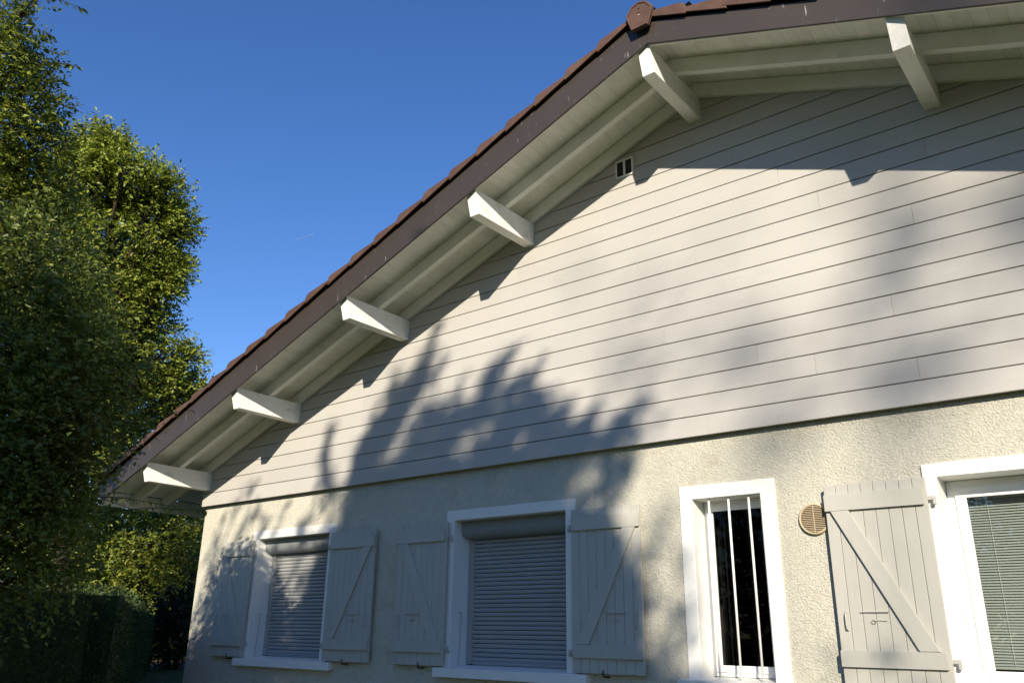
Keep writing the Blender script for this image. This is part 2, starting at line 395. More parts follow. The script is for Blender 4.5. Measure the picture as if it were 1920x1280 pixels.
# verge tiles
PT = .3195
def verge_tile(sg, hh):
    """local: lower end at x=0, upper end at x=PT*sg; z relative to tile base line at the lower end"""
    m = MB(); s = .377
    up_ = PT+.03; e = hh-.078
    prof = [(0,-.010),(-.006,.040+e),(.012,.074),(.045,.090),(up_, .028+e+s*up_),(up_, .010+s*up_)]
    prof[3] = (.050,.076+e+s*.045)
    prof[2] = (.014,.070+e+s*.014)
    fl = [(sg*x,z) for x,z in prof]
    m.xz(fl, -.925, -.908)
    # covering part with a shallow roll
    ys_ = [-.9075,-.87,-.83,-.78,-.72,-.66]; rl = [0,.010,.014,.010,.002,-.006]
    topl = [(.002,.052+e),(.014,.066+e+s*.014),(.050,.072+e+s*.045),(up_,.024+e+s*up_)]
    o = len(m.v)
    for (y,r_) in zip(ys_, rl):
        for (x,z) in topl: m.v.append((sg*x,y,z+r_))
        for (x,z) in topl: m.v.append((sg*x,y,z+r_-.020))
    n = len(topl); q = 2*n
    for a in range(len(ys_)-1):
        for b_ in range(n-1):
            i0 = o+a*q+b_
            m.f.append((i0,i0+1,i0+q+1,i0+q)); m.f.append((i0+n,i0+q+n,i0+q+n+1,i0+n+1))
        i0 = o+a*q; m.f.append((i0,i0+q,i0+q+n,i0+n))
        i0 = o+a*q+n-1; m.f.append((i0,i0+n,i0+q+n,i0+q))
    m.mi = [0]*len(m.f)
    me = m.mesh('verge_tile', M['tile'])
    bmx = bmesh.new(); bmx.from_mesh(me); bmesh.ops.recalc_face_normals(bmx, faces=bmx.faces); bmx.to_mesh(me); bmx.free()
    return me
vt = {1: verge_tile(1,.084), -1: verge_tile(-1,.100)}
rnd = random.Random(5)
def put_tile(sg, x, z):
    ob = link('verge_tile', vt[sg], roof, (x, rnd.uniform(-.004,.004), z+rnd.uniform(-.003,.003)))
    ob.rotation_euler = (0, rnd.uniform(-.006,.006), rnd.uniform(-.006,.006))
    b = ob.modifiers.new('bevel','BEVEL'); b.width = .004; b.segments = 2; b.limit_method = 'ANGLE'; b.angle_limit = .8
for k in range(-3, 21):
    x = -.045+PT*k; put_tile(1, x, ZF(x)+.272)
for k in range(0, 22):
    x = 7.128+.317*k; put_tile(-1, x, ZF(x)+.214)
# field of the roof behind the verge
m = MB()
ny = 60
for sg in (1,-1):
    for k in range(-3, 24):
        x0 = (-.0155+PT*k) if sg == 1 else 2*6.775-(-.0155+PT*k)
        if (sg == 1 and x0 > 6.7) or (sg == -1 and x0 < 6.85): continue
        x1 = x0+sg*(PT+.03); o = len(m.v)
        for j in range(ny+1):
            y = -.66+(11.3*j/ny); rr = .02*math.sin(j*2.1)
            z0_ = ZF(x0)+(.255 if sg == 1 else .225)
            m.v += [(x0,y,z0_+.045+rr),(x0,y,z0_+.075+rr),(x1,y,z0_+.058+.377*abs(x1-x0)+rr)]
        for j in range(ny):
            a = o+3*j; m.f += [(a,a+3,a+4,a+1),(a+1,a+4,a+5,a+2)]
m.mi = [0]*len(m.f)
tag(m.build('tile_field', M['tile'], roof), kind='stuff')
# ridge tiles and end cap
def arc_prof(s=1.0):
    return [(-.125*s,-.04),(-.118*s,.02),(-.075*s,.085),(-.03*s,.108),(.03*s,.108),(.075*s,.085),(.118*s,.02),(.125*s,-.04)]
rt = MB(); pr = arc_prof(); n = len(pr)
for (y,s) in ((0,1.06),(.03,1.06),(.031,1.0),(.42,.97)):
    for (x,z) in pr: rt.v.append((x*s,y,z*s))
for a in range(3):
    for b_ in range(n-1):
        i0 = a*n+b_; rt.f.append((i0,i0+n,i0+n+1,i0+1))
rt.mi = [0]*len(rt.f)
rtm = rt.mesh('ridge_tile', M['tile'])
for k in range(28): link('ridge_tile', rtm, roof, (6.753, -.915+.40*k, 6.092))
cap = MB()
cp = [(6.690,6.200),(6.752,6.220),(6.815,6.200),(6.873,6.124),(6.822,5.968),(6.752,5.968),(6.680,5.968),(6.631,6.124)]
cap.xz(cp, -.955, -.918)
capo = cap.build('ridge_end_cap', M['tile'], roof, bevel=.006, segs=2)
def shrink(pts, k, cx=6.752, cz=6.085): return [(cx+(x-cx)*k, cz+(z-cz)*k) for x,z in pts]
rimm = MB()
o_, i_ = shrink(cp,.95), shrink(cp,.84); n = len(cp)
if True:
    vs = [(x,-.961,z) for x,z in o_]+[(x,-.961,z) for x,z in i_]+[(x,-.954,z) for x,z in o_]+[(x,-.954,z) for x,z in i_]
    fs = []
    for k in range(n):
        k2=(k+1)%n; fs += [(k,k2,n+k2,n+k),(k,2*n+k,2*n+k2,k2),(n+k,n+k2,3*n+k2,3*n+k)]
    rimm.add(vs, fs)
rr_ = rimm.build('cap_rim', M['tile'], capo)
bmx = bmesh.new(); bmx.from_mesh(rr_.data); bmesh.ops.recalc_face_normals(bmx, faces=bmx.faces); bmx.to_mesh(rr_.data); bmx.free()
for z in (6.150,6.110,6.088):
    s_ = MB(); s_.tube([(6.752,-.960,z),(6.752,-.954,z)], .006, 8); s_.build('screw', M['metal'] if z == 6.088 else M['black'], capo)

# small louvre high in the gable
v = empty('gable_vent', (5.935,0,5.37), roof)
bpy.data.objects.remove(v)
gv = MB(); X0,X1,Z0,Z1 = 5.932,6.110,5.365,5.539; t = .0135
gv.box(X0,X0+t,-.014,.012,Z0,Z1); gv.box(X1-t,X1,-.014,.012,Z0,Z1); gv.box(X0+t,X1-t,-.014,.012,Z0,Z0+t); gv.box(X0+t,X1-t,-.014,.012,Z1-t,Z1)
gv.box((X0+X1)/2-.010,(X0+X1)/2+.010,-.012,.012,Z0+t,Z1-t)
gv = gv.build('gable_vent', M['pvc'], house)
p_ = MB(); p_.box(X0+t,X1-t,-.0035,-.002,Z0+t,Z1-t); p_.build('vent_opening', mat('vent_shadow', (.05,.05,.047), .9), gv)
for k in range(9):
    for (a,b_) in ((X0+t,(X0+X1)/2-.010),((X0+X1)/2+.010,X1-t)):
        zz = Z0+t+.006+k*.0165; s_ = MB(); s_.xz([(a,zz),(b_,zz),(b_,zz+.003),(a,zz+.003)], -.0075,-.0038); s_.build('louvre_slat', M['black'], gv)

# round sand-coloured wall grille
gc = (7.352, 2.285); R_ = .104
gr = MB(); ring = 40
o = 0
vs = []
for (r_,y) in ((R_,.062),(R_,.040),(R_*.93,.034),(R_*.88,.036),(R_*.88,.056)):
    for k in range(ring):
        a = 2*math.pi*k/ring; vs.append((gc[0]+r_*math.cos(a), y, gc[1]+r_*math.sin(a)))
fs = [(a*ring+k,(a+1)*ring+k,(a+1)*ring+(k+1)%ring,a*ring+(k+1)%ring) for a in range(4) for k in range(ring)]
gr.add(vs, fs); gr = gr.build('round_grille', M['grille'], house, smooth=True)
tag(gr, 'round sand coloured grille of thin horizontal louvres')
bk = MB(); bk.v = [(gc[0]+R_*.9*math.cos(2*math.pi*k/24),.0565,gc[1]+R_*.9*math.sin(2*math.pi*k/24)) for k in range(24)]; bk.f=[tuple(range(24))]; bk.mi=[0]; bk.build('grille_back', mat('grille_recess', (.24,.16,.08), .8), gr)
for k in range(15):
    z = gc[1]-.083+k*.0118; hw = math.sqrt(max(0,(R_*.885)**2-(z-gc[1])**2))
    s_ = MB(); s_.yz([(.054,z+.004),(.036,z-.0015),(.036,z+.002),(.054,z+.0065)], gc[0]-hw, gc[0]+hw); s_.build('slat', M['grille'], gr)
s_ = MB(); s_.box(gc[0]-.0022,gc[0]+.0022,.0335,.036,gc[1]-.09,gc[1]+.088); s_.build('middle_bar', M['grille'], gr)

# ------------------------------------------------------------------ windows
def surround(name, ox0, ox1, ix0, ix1, ztop, zin, label, zb_=1.235):
    m = MB(); m.xz([(ox0,zb_),(ix0,zb_),(ix0,zin),(ix1,zin),(ix1,zb_),(ox1,zb_),(ox1,ztop),(ox0,ztop)], .045, .31)
    o = m.build(name, M['white'], house, bevel=.004, segs=2); o['label'] = label; return o
def sill(parent, x0, x1, zt=1.247, h=.075, yb=.31, y0=-.012):
    m = MB(); m.yz([(y0,zt-h),(y0,zt),(.29,zt+.022),(yb,zt+.022),(yb,zt-h+.01),(.06,zt-h+.012)], x0, x1)
    return m.build('sill', M['white'], parent, bevel=.004, segs=2)

def roller_window(ox0, ox1, ix0, ix1, lab):
    w_ = surround('roller_window', ox0, ox1, ix0, ix1, 2.590, 2.500, lab)
    sill(w_, ox0-.055, ox1+.12)
    m = MB(); pf = [(.150,2.4985)]+[(.150,2.425)]
    for a in range(0,91,15):
        t_ = math.radians(a); pf.append((.150+.070*(1-math.cos(t_)), 2.417-.070*math.sin(t_)))
    pf += [(.30,2.347),(.30,2.4985)]
    m.yz(pf, ix0+.0015, ix1-.0015)
    bx = m.build('roller_box', M['rollerbox'], w_, bevel=.002)
    ec = MB(); ec.yz([(y-.002 if y<.29 else y, z) for y,z in [(y,z) for y,z in pf]], ix0+.0005, ix0+.006); ec.build('box_end', M['rollerbox'], bx)
    for a,b_ in ((ix0+.001,ix0+.066),(ix1-.066,ix1-.001)):
        m = MB(); m.box(a,b_,.258,.300,1.276,2.346); m.build('guide_rail', M['roller'], w_, bevel=.003)
    # the curtain of slats
    x0,x1 = ix0+.0665, ix1-.0665; pitch = .0372; z = 1.302
    base_ = MB(); base_.box(x0,x1,.268,.282,1.272,1.301); base_.build('bottom_bar', M['roller'], w_, bevel=.003)
    pr = []
    for k in range(7):
        t_ = k/6; pr.append((.2705-.0065*math.sin(math.pi*t_), t_*(pitch-.0055)))
    pr += [(.284,pitch-.0055),(.284,0)]
    sl = MB(); sl.yz(pr, x0, x1); me_ = sl.mesh('slat', M['roller'])
    n_ = int((2.40-z)/pitch)
    for k in range(n_): link('slat', me_, w_, (0,0,z+k*pitch))
    bkp = MB(); bkp.box(x0,x1,.2845,.290,1.275,2.40); bkp.build('curtain_back', M['black'], w_)
    # hold bar on the left reveal
    hb = MB(); xr_ = ix0+.012
    hb.tube([(xr_,.150,1.262),(xr_,.162,1.50),(xr_,.168,1.700)], .0045, 6); hb.tube([(xr_,.168,1.700),(xr_-.008,.160,1.712),(xr_-.010,.150,1.700)], .005, 6)
    hb.build('hold_bar', M['metal'], w_)
    return w_
roller_window(.985, 2.416, 1.086, 2.316, 'roller window nearest the house corner, half lit by dappled sun')
roller_window(3.980, 5.408, 4.074, 5.313, 'middle roller window in full tree shadow')

# narrow barred window
nw = surround('barred_window', 6.359, 7.096, 6.460, 6.988, 2.588, 2.490, 'narrow window with three vertical white bars')
sill(nw, 6.295, 7.16, zt=1.245)
def frame(parent, x0, x1, z0, z1, y0, y1, wd, name, mt):
    m = MB()
    m.xz([(x0,z0),(x0,z1),(x0+wd,z1-wd),(x0+wd,z0+wd)], y0, y1); m.xz([(x1,z0),(x1,z1),(x1-wd,z1-wd),(x1-wd,z0+wd)], y0, y1)
    m.xz([(x0,z0),(x1,z0),(x1-wd,z0+wd),(x0+wd,z0+wd)], y0, y1); m.xz([(x0,z1),(x1,z1),(x1-wd,z1-wd),(x0+wd,z1-wd)], y0, y1)
    return m.build(name, mt, parent, bevel=.003, segs=2)
frame(nw, 6.462, 6.986, 1.268, 2.489, .235, .305, .042, 'fixed_frame', M['pvc'])
frame(nw, 6.490, 6.958, 1.296, 2.461, .222, .245, .046, 'sash', M['pvc'])
m = MB(); m.add([(6.530,.234,1.335),(6.920,.234,1.335),(6.920,.234,2.42),(6.530,.234,2.42)],[(0,1,2,3)]); m.build('pane', M['glass_dark'], nw)
m = MB()
for k in range(5):
    x0 = 6.50+k*.012; m.add([(x0,.36+.012*math.sin(k*1.7),1.30),(x0+.012,.36+.012*math.sin((k+1)*1.7),1.30),(x0+.012,.36+.012*math.sin((k+1)*1.7),2.46),(x0,.36+.012*math.sin(k*1.7),2.46)],[(0,1,2,3)])
m.build('curtain', M['curtain'], nw, smooth=True)
for xb_ in (6.577,6.731,6.885):
    m = MB(); m.tube([(xb_,.085,1.262),(xb_,.085,2.488)], .0085, 10); m.build('bar', M['white'], nw, smooth=True)

# right hand window with venetian blind
rw = surround('blind_window', 8.053, 9.68, 8.136, 9.59, 2.573, 2.487, 'wide white window with a lowered venetian blind behind its glass')
sill(rw, 8.00, 9.74)
frame(rw, 8.138, 9.588, 1.268, 2.485, .250, .306, .062, 'fixed_frame', M['pvc'])
frame(rw, 8.186, 8.880, 1.300, 2.437, .234, .252, .062, 'sash', M['pvc'])
frame(rw, 8.882, 9.546, 1.300, 2.437, .234, .252, .062, 'sash', M['pvc'])
for a,b_ in ((8.246,8.820),(8.942,9.486)):
    m = MB(); m.add([(a,.246,1.36),(b_,.246,1.36),(b_,.246,2.377),(a,.246,2.377)],[(0,1,2,3)]); m.build('pane', M['glass'], rw)
bl = MB(); sx0, sx1 = 8.225, 9.50
hr = MB(); hr.box(sx0,sx1,.318,.345,2.395,2.425); hr.build('head_rail', M['pvc'], rw)
sl = MB(); pr = [(.316,-.0095),(.323,-.002),(.330,.004),(.338,.0085),(.338,.0093),(.330,.0048),(.323,-.0012),(.316,-.0087)]
sl.yz(pr, sx0, sx1); me_ = sl.mesh('slat', M['blind'])
for k in range(61): link('slat', me_, rw, (0, 0, 1.400+k*.0163+rnd.uniform(-.0008,.0008)))
br = MB(); br.box(sx0,sx1,.318,.336,1.372,1.387); br.build('bottom_rail', M['blind'], rw)
for xc in (8.345,8.60,8.86,9.15,9.4):
    m = MB(); m.tube([(xc,.313,1.385),(xc,.313,2.40)], .0012, 5); m.tube([(xc,.341,1.385),(xc,.341,2.40)], .0012, 5); m.build('ladder_cord', M['cordw'], rw)
hb = MB(); hb.tube([(8.148,.196,1.275),(8.148,.212,1.50),(8.148,.224,1.698)], .0045, 6); hb.tube([(8.148,.224,1.698),(8.140,.214,1.710)], .006, 6)
hb.build('hold_bar', M['white'], rw)

# ------------------------------------------------------------------ plank shutters
def shutter(x0, x1, hinge, label):
    """hinge = 'R' or 'L' side"""
    z0, z1 = 1.258, 2.487; W_ = x1-x0
    def X(d):   # distance from the free edge
        return x0+d if hinge == 'R' else x1-d
    core = MB(); core.box(x0+.004,x1-.004,.010,.026,z0+.003,z1-.003); core = core.build('shutter', M['shutter'], house)
    core['label'] = label
    nb = 8; g_ = .0028; bw = (W_-.0)/nb; key = round(bw,4)
    b = MB(); b.box(0,bw-g_,.0,.0095,z0,z1); me_ = b.mesh('board', M['shutter'])
    for k in range(nb):
        ob = link('board', me_, core, (x0+k*bw+g_/2, rnd.uniform(-.0007,.0007), rnd.uniform(-.002,.002)))
        bv = ob.modifiers.new('bevel','BEVEL'); bv.width = .0028; bv.segments = 2; bv.limit_method = 'ANGLE'
    for (za,zb_) in ((2.318,2.424),(1.366,1.462)):
        m = MB(); xa, xb_ = sorted((X(0.0015), X(W_-.022))); m.box(xa,xb_,-.0215,-.0012,za,zb_)
        for q in range(4):
            xx = xa+.04+(xb_-xa-.08)*q/3; m.tube([(xx,-.0222,(za+zb_)/2+(.02 if q%2 else -.02)),(xx,-.0195,(za+zb_)/2+(.02 if q%2 else -.02))], .005, 8)
        m.build('ledge', M['shutter'], core, bevel=.003, segs=2)
    m = MB(); m.xz([(X(.036),2.3165),(X(.150),2.3165),(X(W_-.050),1.4635),(X(W_-.165),1.4635)], -.0213, -.0012)
    m.build('brace', M['shutter'], core, bevel=.003, segs=2)
    m = MB(); hx = X(.058); m.tube([(hx,0,1.690),(hx,-.020,1.684),(hx,-.024,1.66),(hx,-.024,1.612),(hx,-.020,1.588),(hx,0,1.582)], .0042, 8)
    m.tube([(hx,-.001,1.690),(hx,-.003,1.690)], .009, 8); m.tube([(hx,-.001,1.582),(hx,-.003,1.582)], .009, 8)
    m.build('handle', M['metal'], core, smooth=True)
    m = MB(); m.box(min(X(.15),X(.315)),max(X(.15),X(.315)),-.014,-.001,1.687,1.693); m.build('latch_plate', M['metal'], core)
    m = MB(); m.tube([(X(.235),-.004,1.640),(X(.30),-.006,1.637)], .0025, 6)
    ringp = [(X(.222)+.016*math.cos(a), -.010-.003*math.cos(a), 1.632+.010*math.sin(a)) for a in [i*math.pi/5 for i in range(11)]]
    m.tube(ringp, .0022, 6, cap=False); m.tube([(X(.235),-.002,1.640),(X(.235),-.012,1.640)], .005, 6); m.build('latch_hook', M['metal'], core)
    for zh in (2.358,1.412):
        m = MB(); e = X(W_); d = 1 if hinge == 'R' else -1
        xa, xb_ = sorted((e-d*.004, e+d*.044)); m.box(xa,xb_,.012,.020,zh-.012,zh+.012); xa, xb_ = sorted((e+d*.026,e+d*.044)); m.box(xa,xb_,.006,.024,zh-.042,zh-.0125)
        m.tube([((xa+xb_)/2,.02,zh-.03),((xa+xb_)/2,.05,zh-.03)], .006, 6)
        m.build('hinge', M['shutter'], core, bevel=.002)
    sp = MB(); xm = X(.35); sp.tube([(xm,.05,1.235),(xm,-.012,1.240),(xm,-.016,1.262),(xm,-.012,1.285)], .0055, 6); sp.tube([(xm-.022,.045,1.236),(xm+.022,.045,1.236)], .006, 6)
    sp.build('holdback', M['black'], core)
    return core
shutter(.462, 1.058, 'R', 'folded back plank shutter nearest the house corner, dappled with sun')
shutter(2.408, 3.078, 'L', 'plank shutter right of the corner window')
shutter(3.402, 4.036, 'R', 'plank shutter left of the middle window')
shutter(5.400, 6.036, 'L', 'plank shutter right of the middle window, top corner sunlit')
shutter(7.446, 8.076, 'R', 'sunlit plank shutter with dark shadow line beside the round grille')
shutter(9.66, 10.29, 'L', 'plank shutter on the far side of the blind window')

# ------------------------------------------------------------------ vegetation
def leaf_cloud(name, pos, dirs, nrm, length, width, material, parent, fold=.25):
    """pos,dirs,nrm: Nx3; one folded leaf (2 triangles) each"""
    n = len(pos)
    d = dirs/np.linalg.norm(dirs,axis=1,keepdims=True)
    s = np.cross(d, nrm); s /= np.linalg.norm(s,axis=1,keepdims=True)+1e-9
    nn = np.cross(s, d)
    L_ = length[:,None]; W_ = width[:,None]
    a = pos; t = pos+d*L_
    m1 = pos+d*L_*.45+s*W_*.5+nn*W_*fold; m2 = pos+d*L_*.45-s*W_*.5+nn*W_*fold
    v = np.stack([a,m1,t,m2],1).reshape(-1,3)
    me = bpy.data.meshes.new(name); me.vertices.add(4*n); me.vertices.foreach_set('co', v.astype(np.float32).ravel())
    me.loops.add(6*n); me.polygons.add(2*n)
    b = (np.arange(n)*4)[:,None]
    idx = (b+np.array([0,1,2,0,2,3])).ravel()
    me.loops.foreach_set('vertex_index', idx.astype(np.int32))
    me.polygons.foreach_set('loop_start', (np.arange(2*n)*3).astype(np.int32))
    me.materials.append(material); me.update(calc_edges=True); me.validate()
    ob = link(name, me, parent); ob['kind'] = 'stuff'; return ob
def twig_leaves(rng, base, tdir, tlen, nper, leaf, droop=.15, wide=.5):
    """twigs (N) -> leaf arrays"""
    N_ = len(base); t = (np.arange(nper)+.5)/nper
    t = t[None,:,None]
    tdir = tdir/np.linalg.norm(tdir,axis=1,keepdims=True)
    p = base[:,None,:]+tdir[:,None,:]*tlen[:,None,None]*t
    p[...,2] -= droop*(t[...,0]**2)*tlen[:,None]
    sgn = np.where(np.arange(nper)%2==0,1.,-1.)[None,:,None]
    side = np.cross(tdir, rng.normal(size=(N_,3))*.25+np.array([0,0,1.])); side /= np.linalg.norm(side,axis=1,keepdims=True)+1e-9
    d = tdir[:,None,:]*.7+side[:,None,:]*sgn*.8+rng.normal(size=(N_,nper,3))*.35
    nrm = np.array([.40,-.58,.75])+rng.normal(size=(N_,nper,3))*.50
    ln = leaf*rng.uniform(.5,1.45,size=(N_,nper))
    return p.reshape(-1,3), d.reshape(-1,3), nrm.reshape(-1,3), ln.ravel(), (ln*wide).ravel()
def blob_twigs(rng, blobs, n, inner=.45, upw=.35):
    """blobs: (centre, radius, squash) -> twig bases & outward directions"""
    w_ = np.array([b[1]**2*(b[3] if len(b)>3 else 1) for b in blobs]); w_ = w_/w_.sum()
    k = rng.choice(len(blobs), n, p=w_)
    c = np.array([tuple(b[0]) for b in blobs])[k]; r = np.array([b[1] for b in blobs])[k]; sq = np.array([b[2] if len(b)>2 else 1. for b in blobs])[k]
    d = rng.normal(size=(n,3)); d /= np.linalg.norm(d,axis=1,keepdims=True)
    rad = r*(inner+(1-inner)*rng.random(n)**.6)
    off = d*rad[:,None]; off[:,2] *= sq
    out = d+rng.normal(size=(n,3))*.45; out[:,2] += upw
    return c+off, out
def limbs(mb, root, blobs, rng, r0_=.05, n=6):
    for b in blobs:
        c = Vector(b[0]); a = Vector(root); mid = a.lerp(c,.5)+Vector(rng.normal(size=3)*.12*b[1]); mid.z -= .15
        mb.tube([a, mid, c], [r0_, r0_*.6, r0_*.25], 6)
        for j in range(n):
            e = c+Vector(rng.normal(size=3)).normalized()*b[1]*.9; m2 = c.lerp(e,.5)+Vector(rng.normal(size=3)*.06)
            mb.tube([c.lerp(a,.15*rng.random()), m2, e], [r0_*.25, r0_*.14, .003], 5)

def tree(name, label, cat, blobs, base_xy, material, ntw, nper, leaf, tlen, seed, trunk_r=.12, inner=.45, upw=.35, droop=.15, group=None, wide=.5, trunk_top=None, limb_n=6):
    rng = np.random.default_rng(seed)
    bx, by = base_xy; bz = ground_h(bx, by)
    t_ = empty(name, (bx,by,bz)); tag(t_, label, cat, group)
    inv = Vector((bx,by,bz))
    loc = [(Vector(b[0])-inv,)+tuple(b[1:]) for b in blobs]
    top = trunk_top if trunk_top else sorted(loc, key=lambda b: b[0].z)[len(loc)//2][0]
    m = MB(); tp = Vector(top)
    fork = Vector((tp.x*.35, tp.y*.35, tp.z*.55))
    m.tube([(0,0,-.1),(0.02,0,fork.z*.5),fork,tp], [trunk_r,trunk_r*.8,trunk_r*.6,trunk_r*.3], 10)
    m.build('trunk', M['bark'], t_, smooth=True)
    m = MB(); limbs(m, fork, loc, rng, trunk_r*.35, limb_n); bo = m.build('branches', M['twig'], t_); bo['kind'] = 'stuff'
    bs, dr = blob_twigs(rng, loc, ntw, inner, upw)
    tl = tlen*rng.uniform(.6,1.3,ntw)
    a = twig_leaves(rng, bs, dr, tl, nper, leaf, droop, wide)
    leaf_cloud('crown', *a, material, t_)
    return t_, loc

def B(px, py, d, r, sq=1., wgt=1.): return (ray(px,py,d), r, sq, wgt)

# near tree hanging over the eave corner, crown mostly in shade
NB = [(60,500,9.2,.50,1), (0,480,9.2,.5,1), (40,640,9,.80,1), (130,620,9.2,.40,1), (110,740,9,.72,1), (150,750,9.2,.28,1), (20,800,8.8,.85,1),
  (50,860,8.8,.50,1), (95,850,8.9,.24,1), (45,960,8.8,.50,1), (105,965,8.9,.20,.8), (30,1000,8.8,.55,1), (100,1060,8.8,.28,1), (10,1080,8.8,.25,1), (-90,600,9,.8,.35), (-100,850,9,.9,.35),(240,700,9.3,.16,1)]
KN = 6.6/9
near_blobs = [B(x,y,d*KN,r*KN,1.,w_) for x,y,d,r,w_ in NB]
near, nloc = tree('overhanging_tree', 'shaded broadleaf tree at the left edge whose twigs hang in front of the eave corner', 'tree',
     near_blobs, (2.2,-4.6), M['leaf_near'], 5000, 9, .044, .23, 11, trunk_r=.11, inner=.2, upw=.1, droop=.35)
UB = [(-60,60,.55,1),(-70,200,.8,1),(10,88,.20,.8),(48,100,.15,.6),(85,112,.12,.5),(20,170,.34,1),(70,195,.20,1),(30,270,.42,1),(84,262,.16,1),(70,345,.30,1),(0,400,.6,1),(95,420,.35,1),(-80,400,.8,1),(60,500,.6,1),(120,540,.4,1),(0,560,.7,1),(-20,-10,.25,.7),(60,2,.1,.4)]
up_blobs = [B(x,y,9.9,r*1.08,1.,w_) for x,y,r,w_ in UB]
tree('tall_left_tree', 'tree at the upper left edge with sunlit leafy shoots against the sky', 'tree',
     up_blobs, (-1.2,-4.6), M['leaf_mid'], 6000, 9, .051, .25, 17, trunk_r=.12, inner=.25, upw=.15, droop=.25)
# single leaves of the sprigs that stand out against sky and eave
def leaf6():
    m = MB()
    pts = [(0,0,0),(.25,.17,.03),(.55,.22,.04),(1,0,-.06),(.55,-.22,.04),(.25,-.17,.03),(.5,0,0)]
    m.add(pts, [(0,6,1),(1,6,2),(2,6,3),(3,6,4),(4,6,5),(5,6,0)]); return m.mesh('leaf', M['leaf_near'])
lf = leaf6(); rng = np.random.default_rng(21); nbase = Vector(near.location)
SPR = [((-20,-10),(60,5),9.0,16),((50,-15),(158,18),9.0,24),((90,8),(112,-10),9.0,5),((10,100),(80,128),9.0,14),((40,118),(150,126),9.0,34),((70,60),(100,72),9.1,6),((20,60),(62,76),9.1,12),((60,175),(112,150),9.1,12),
       ((80,215),(118,222),9.1,8),((180,215),(235,248),13.2,0),((210,800),(360,768),9.2,16),((110,850),(190,868),9.0,12),((150,935),(250,955),9.0,10),((120,930),(330,950),9.0,30),((180,960),(390,958),9.1,22),((210,720),(330,776),9.3,12),((90,1085),(145,1130),8.8,12)]
cnt = 0
for (a,b_,d,n) in SPR:
    if n == 0: continue
    d *= (9.6/9.1 if a[1] < 300 else 6.7/9.1); A = ray(*a,d)-nbase; Bp = ray(*b_,d)-nbase
    m = MB(); md = A.lerp(Bp,.5)+Vector((0,0,.03)); m.tube([A,md,Bp],[.004,.003,.0015],5); m.build('sprig', M['twig'], near)
    for k in range(n):
        t_ = (k+.6)/n; p = A.lerp(Bp,t_)+Vector((0,0,.03*4*t_*(1-t_)))
        ob = link('leaf', lf, near, p)
        dirv = (Bp-A).normalized()*.5+Vector(rng.normal(size=3))*.45+Vector((0,0,-.75))
        q = dirv.to_track_quat('X','Z'); ob.rotation_mode = 'QUATERNION'; ob.rotation_quaternion = q
        s_ = rng.uniform(.038,.060)*(1.4 if d > 8 else 1); ob.scale = (s_,s_*rng.uniform(.9,1.3),s_)
        cnt += 1

# tree behind, sunlit crown against the sky
far_blobs = [B(150,300,14,.30), B(125,380,14,.35), B(195,268,14,.28), B(180,330,14,.55), B(240,330,14,.55), B(150,360,14,.5), B(300,350,14,.28), B(275,420,14,.60), B(330,425,14,.22), B(190,470,14,1.0), B(110,480,14,.9), B(290,505,14,.42), B(328,498,14,.16), B(315,530,14,.16),
   B(230,600,14.2,1.0), B(275,600,14.2,.36), B(130,640,14.2,1.0), B(300,680,14.2,.46), B(350,672,14.2,.14), B(240,740,14.4,.85), B(330,740,14.4,.4), B(140,800,14.4,.9)]
_r = np.random.default_rng(5); _nb = []
for (c_,r_,q_,w_) in far_blobs:
    _nb.append((c_, r_*.80, q_, w_))
    for _k in range(int(3+r_*5)):
        d_ = Vector(_r.normal(size=3)).normalized(); rr_2 = _r.uniform(.14,.26)
        _nb.append((c_+d_*(r_*.86-rr_2*.25), rr_2, 1., 1.5))
far_blobs = _nb
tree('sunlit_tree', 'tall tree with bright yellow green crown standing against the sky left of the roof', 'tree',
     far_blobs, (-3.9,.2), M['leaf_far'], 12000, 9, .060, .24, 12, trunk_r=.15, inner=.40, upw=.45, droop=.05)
low_blobs = [B(310,1005,16,.65), B(220,1010,16,.8), B(345,1045,16,.5), B(120,1020,16,.8), B(250,1070,15.5,.55), B(180,1090,15,.45), B(330,950,16.5,.6), B(200,940,16.5,.7), B(60,1060,16,.8), B(120,1120,13,.18),B(135,1140,13,.16),B(100,1110,13,.2), B(360,985,17,.45)]
tree('spreading_tree', 'low spreading tree with sunlit leaves under the eave between hedge and house', 'tree',
     low_blobs, (-6.0,1.2), M['leaf_mid'], 4200, 9, .062, .26, 13, trunk_r=.10, inner=.35, upw=.25, droop=.15)
shrub_blobs = [B(320,1120,19,.7), B(345,1180,19,.6), B(300,1190,19,.6), B(280,1130,19.5,.7), B(330,1215,18.8,.3), B(360,1100,20,.8), B(250,1100,20,.9), B(330,1060,20,.8)]
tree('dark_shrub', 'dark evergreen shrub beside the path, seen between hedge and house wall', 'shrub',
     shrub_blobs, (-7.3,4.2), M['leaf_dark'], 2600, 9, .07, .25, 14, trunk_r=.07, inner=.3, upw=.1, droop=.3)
back_blobs = [B(x,y,26,2.0) for x,y in ((240,1190),(300,1215),(350,1200),(-40,1000),(80,1060),(190,1000),(300,1040),(390,1080),(60,900),(170,860),(290,900),(380,960),(-60,820),(100,760),(230,760),(340,840),(0,1150),(160,1150),(300,1160),(420,1150))]
back_blobs = [(b[0], 1.6, 1., 1.) for b in back_blobs]
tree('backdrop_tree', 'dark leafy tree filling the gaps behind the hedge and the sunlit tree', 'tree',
     back_blobs, (-14.0,6.5), M['leaf_dark'], 8500, 9, .13, .5, 15, trunk_r=.25, inner=.1, upw=.2, droop=.1)

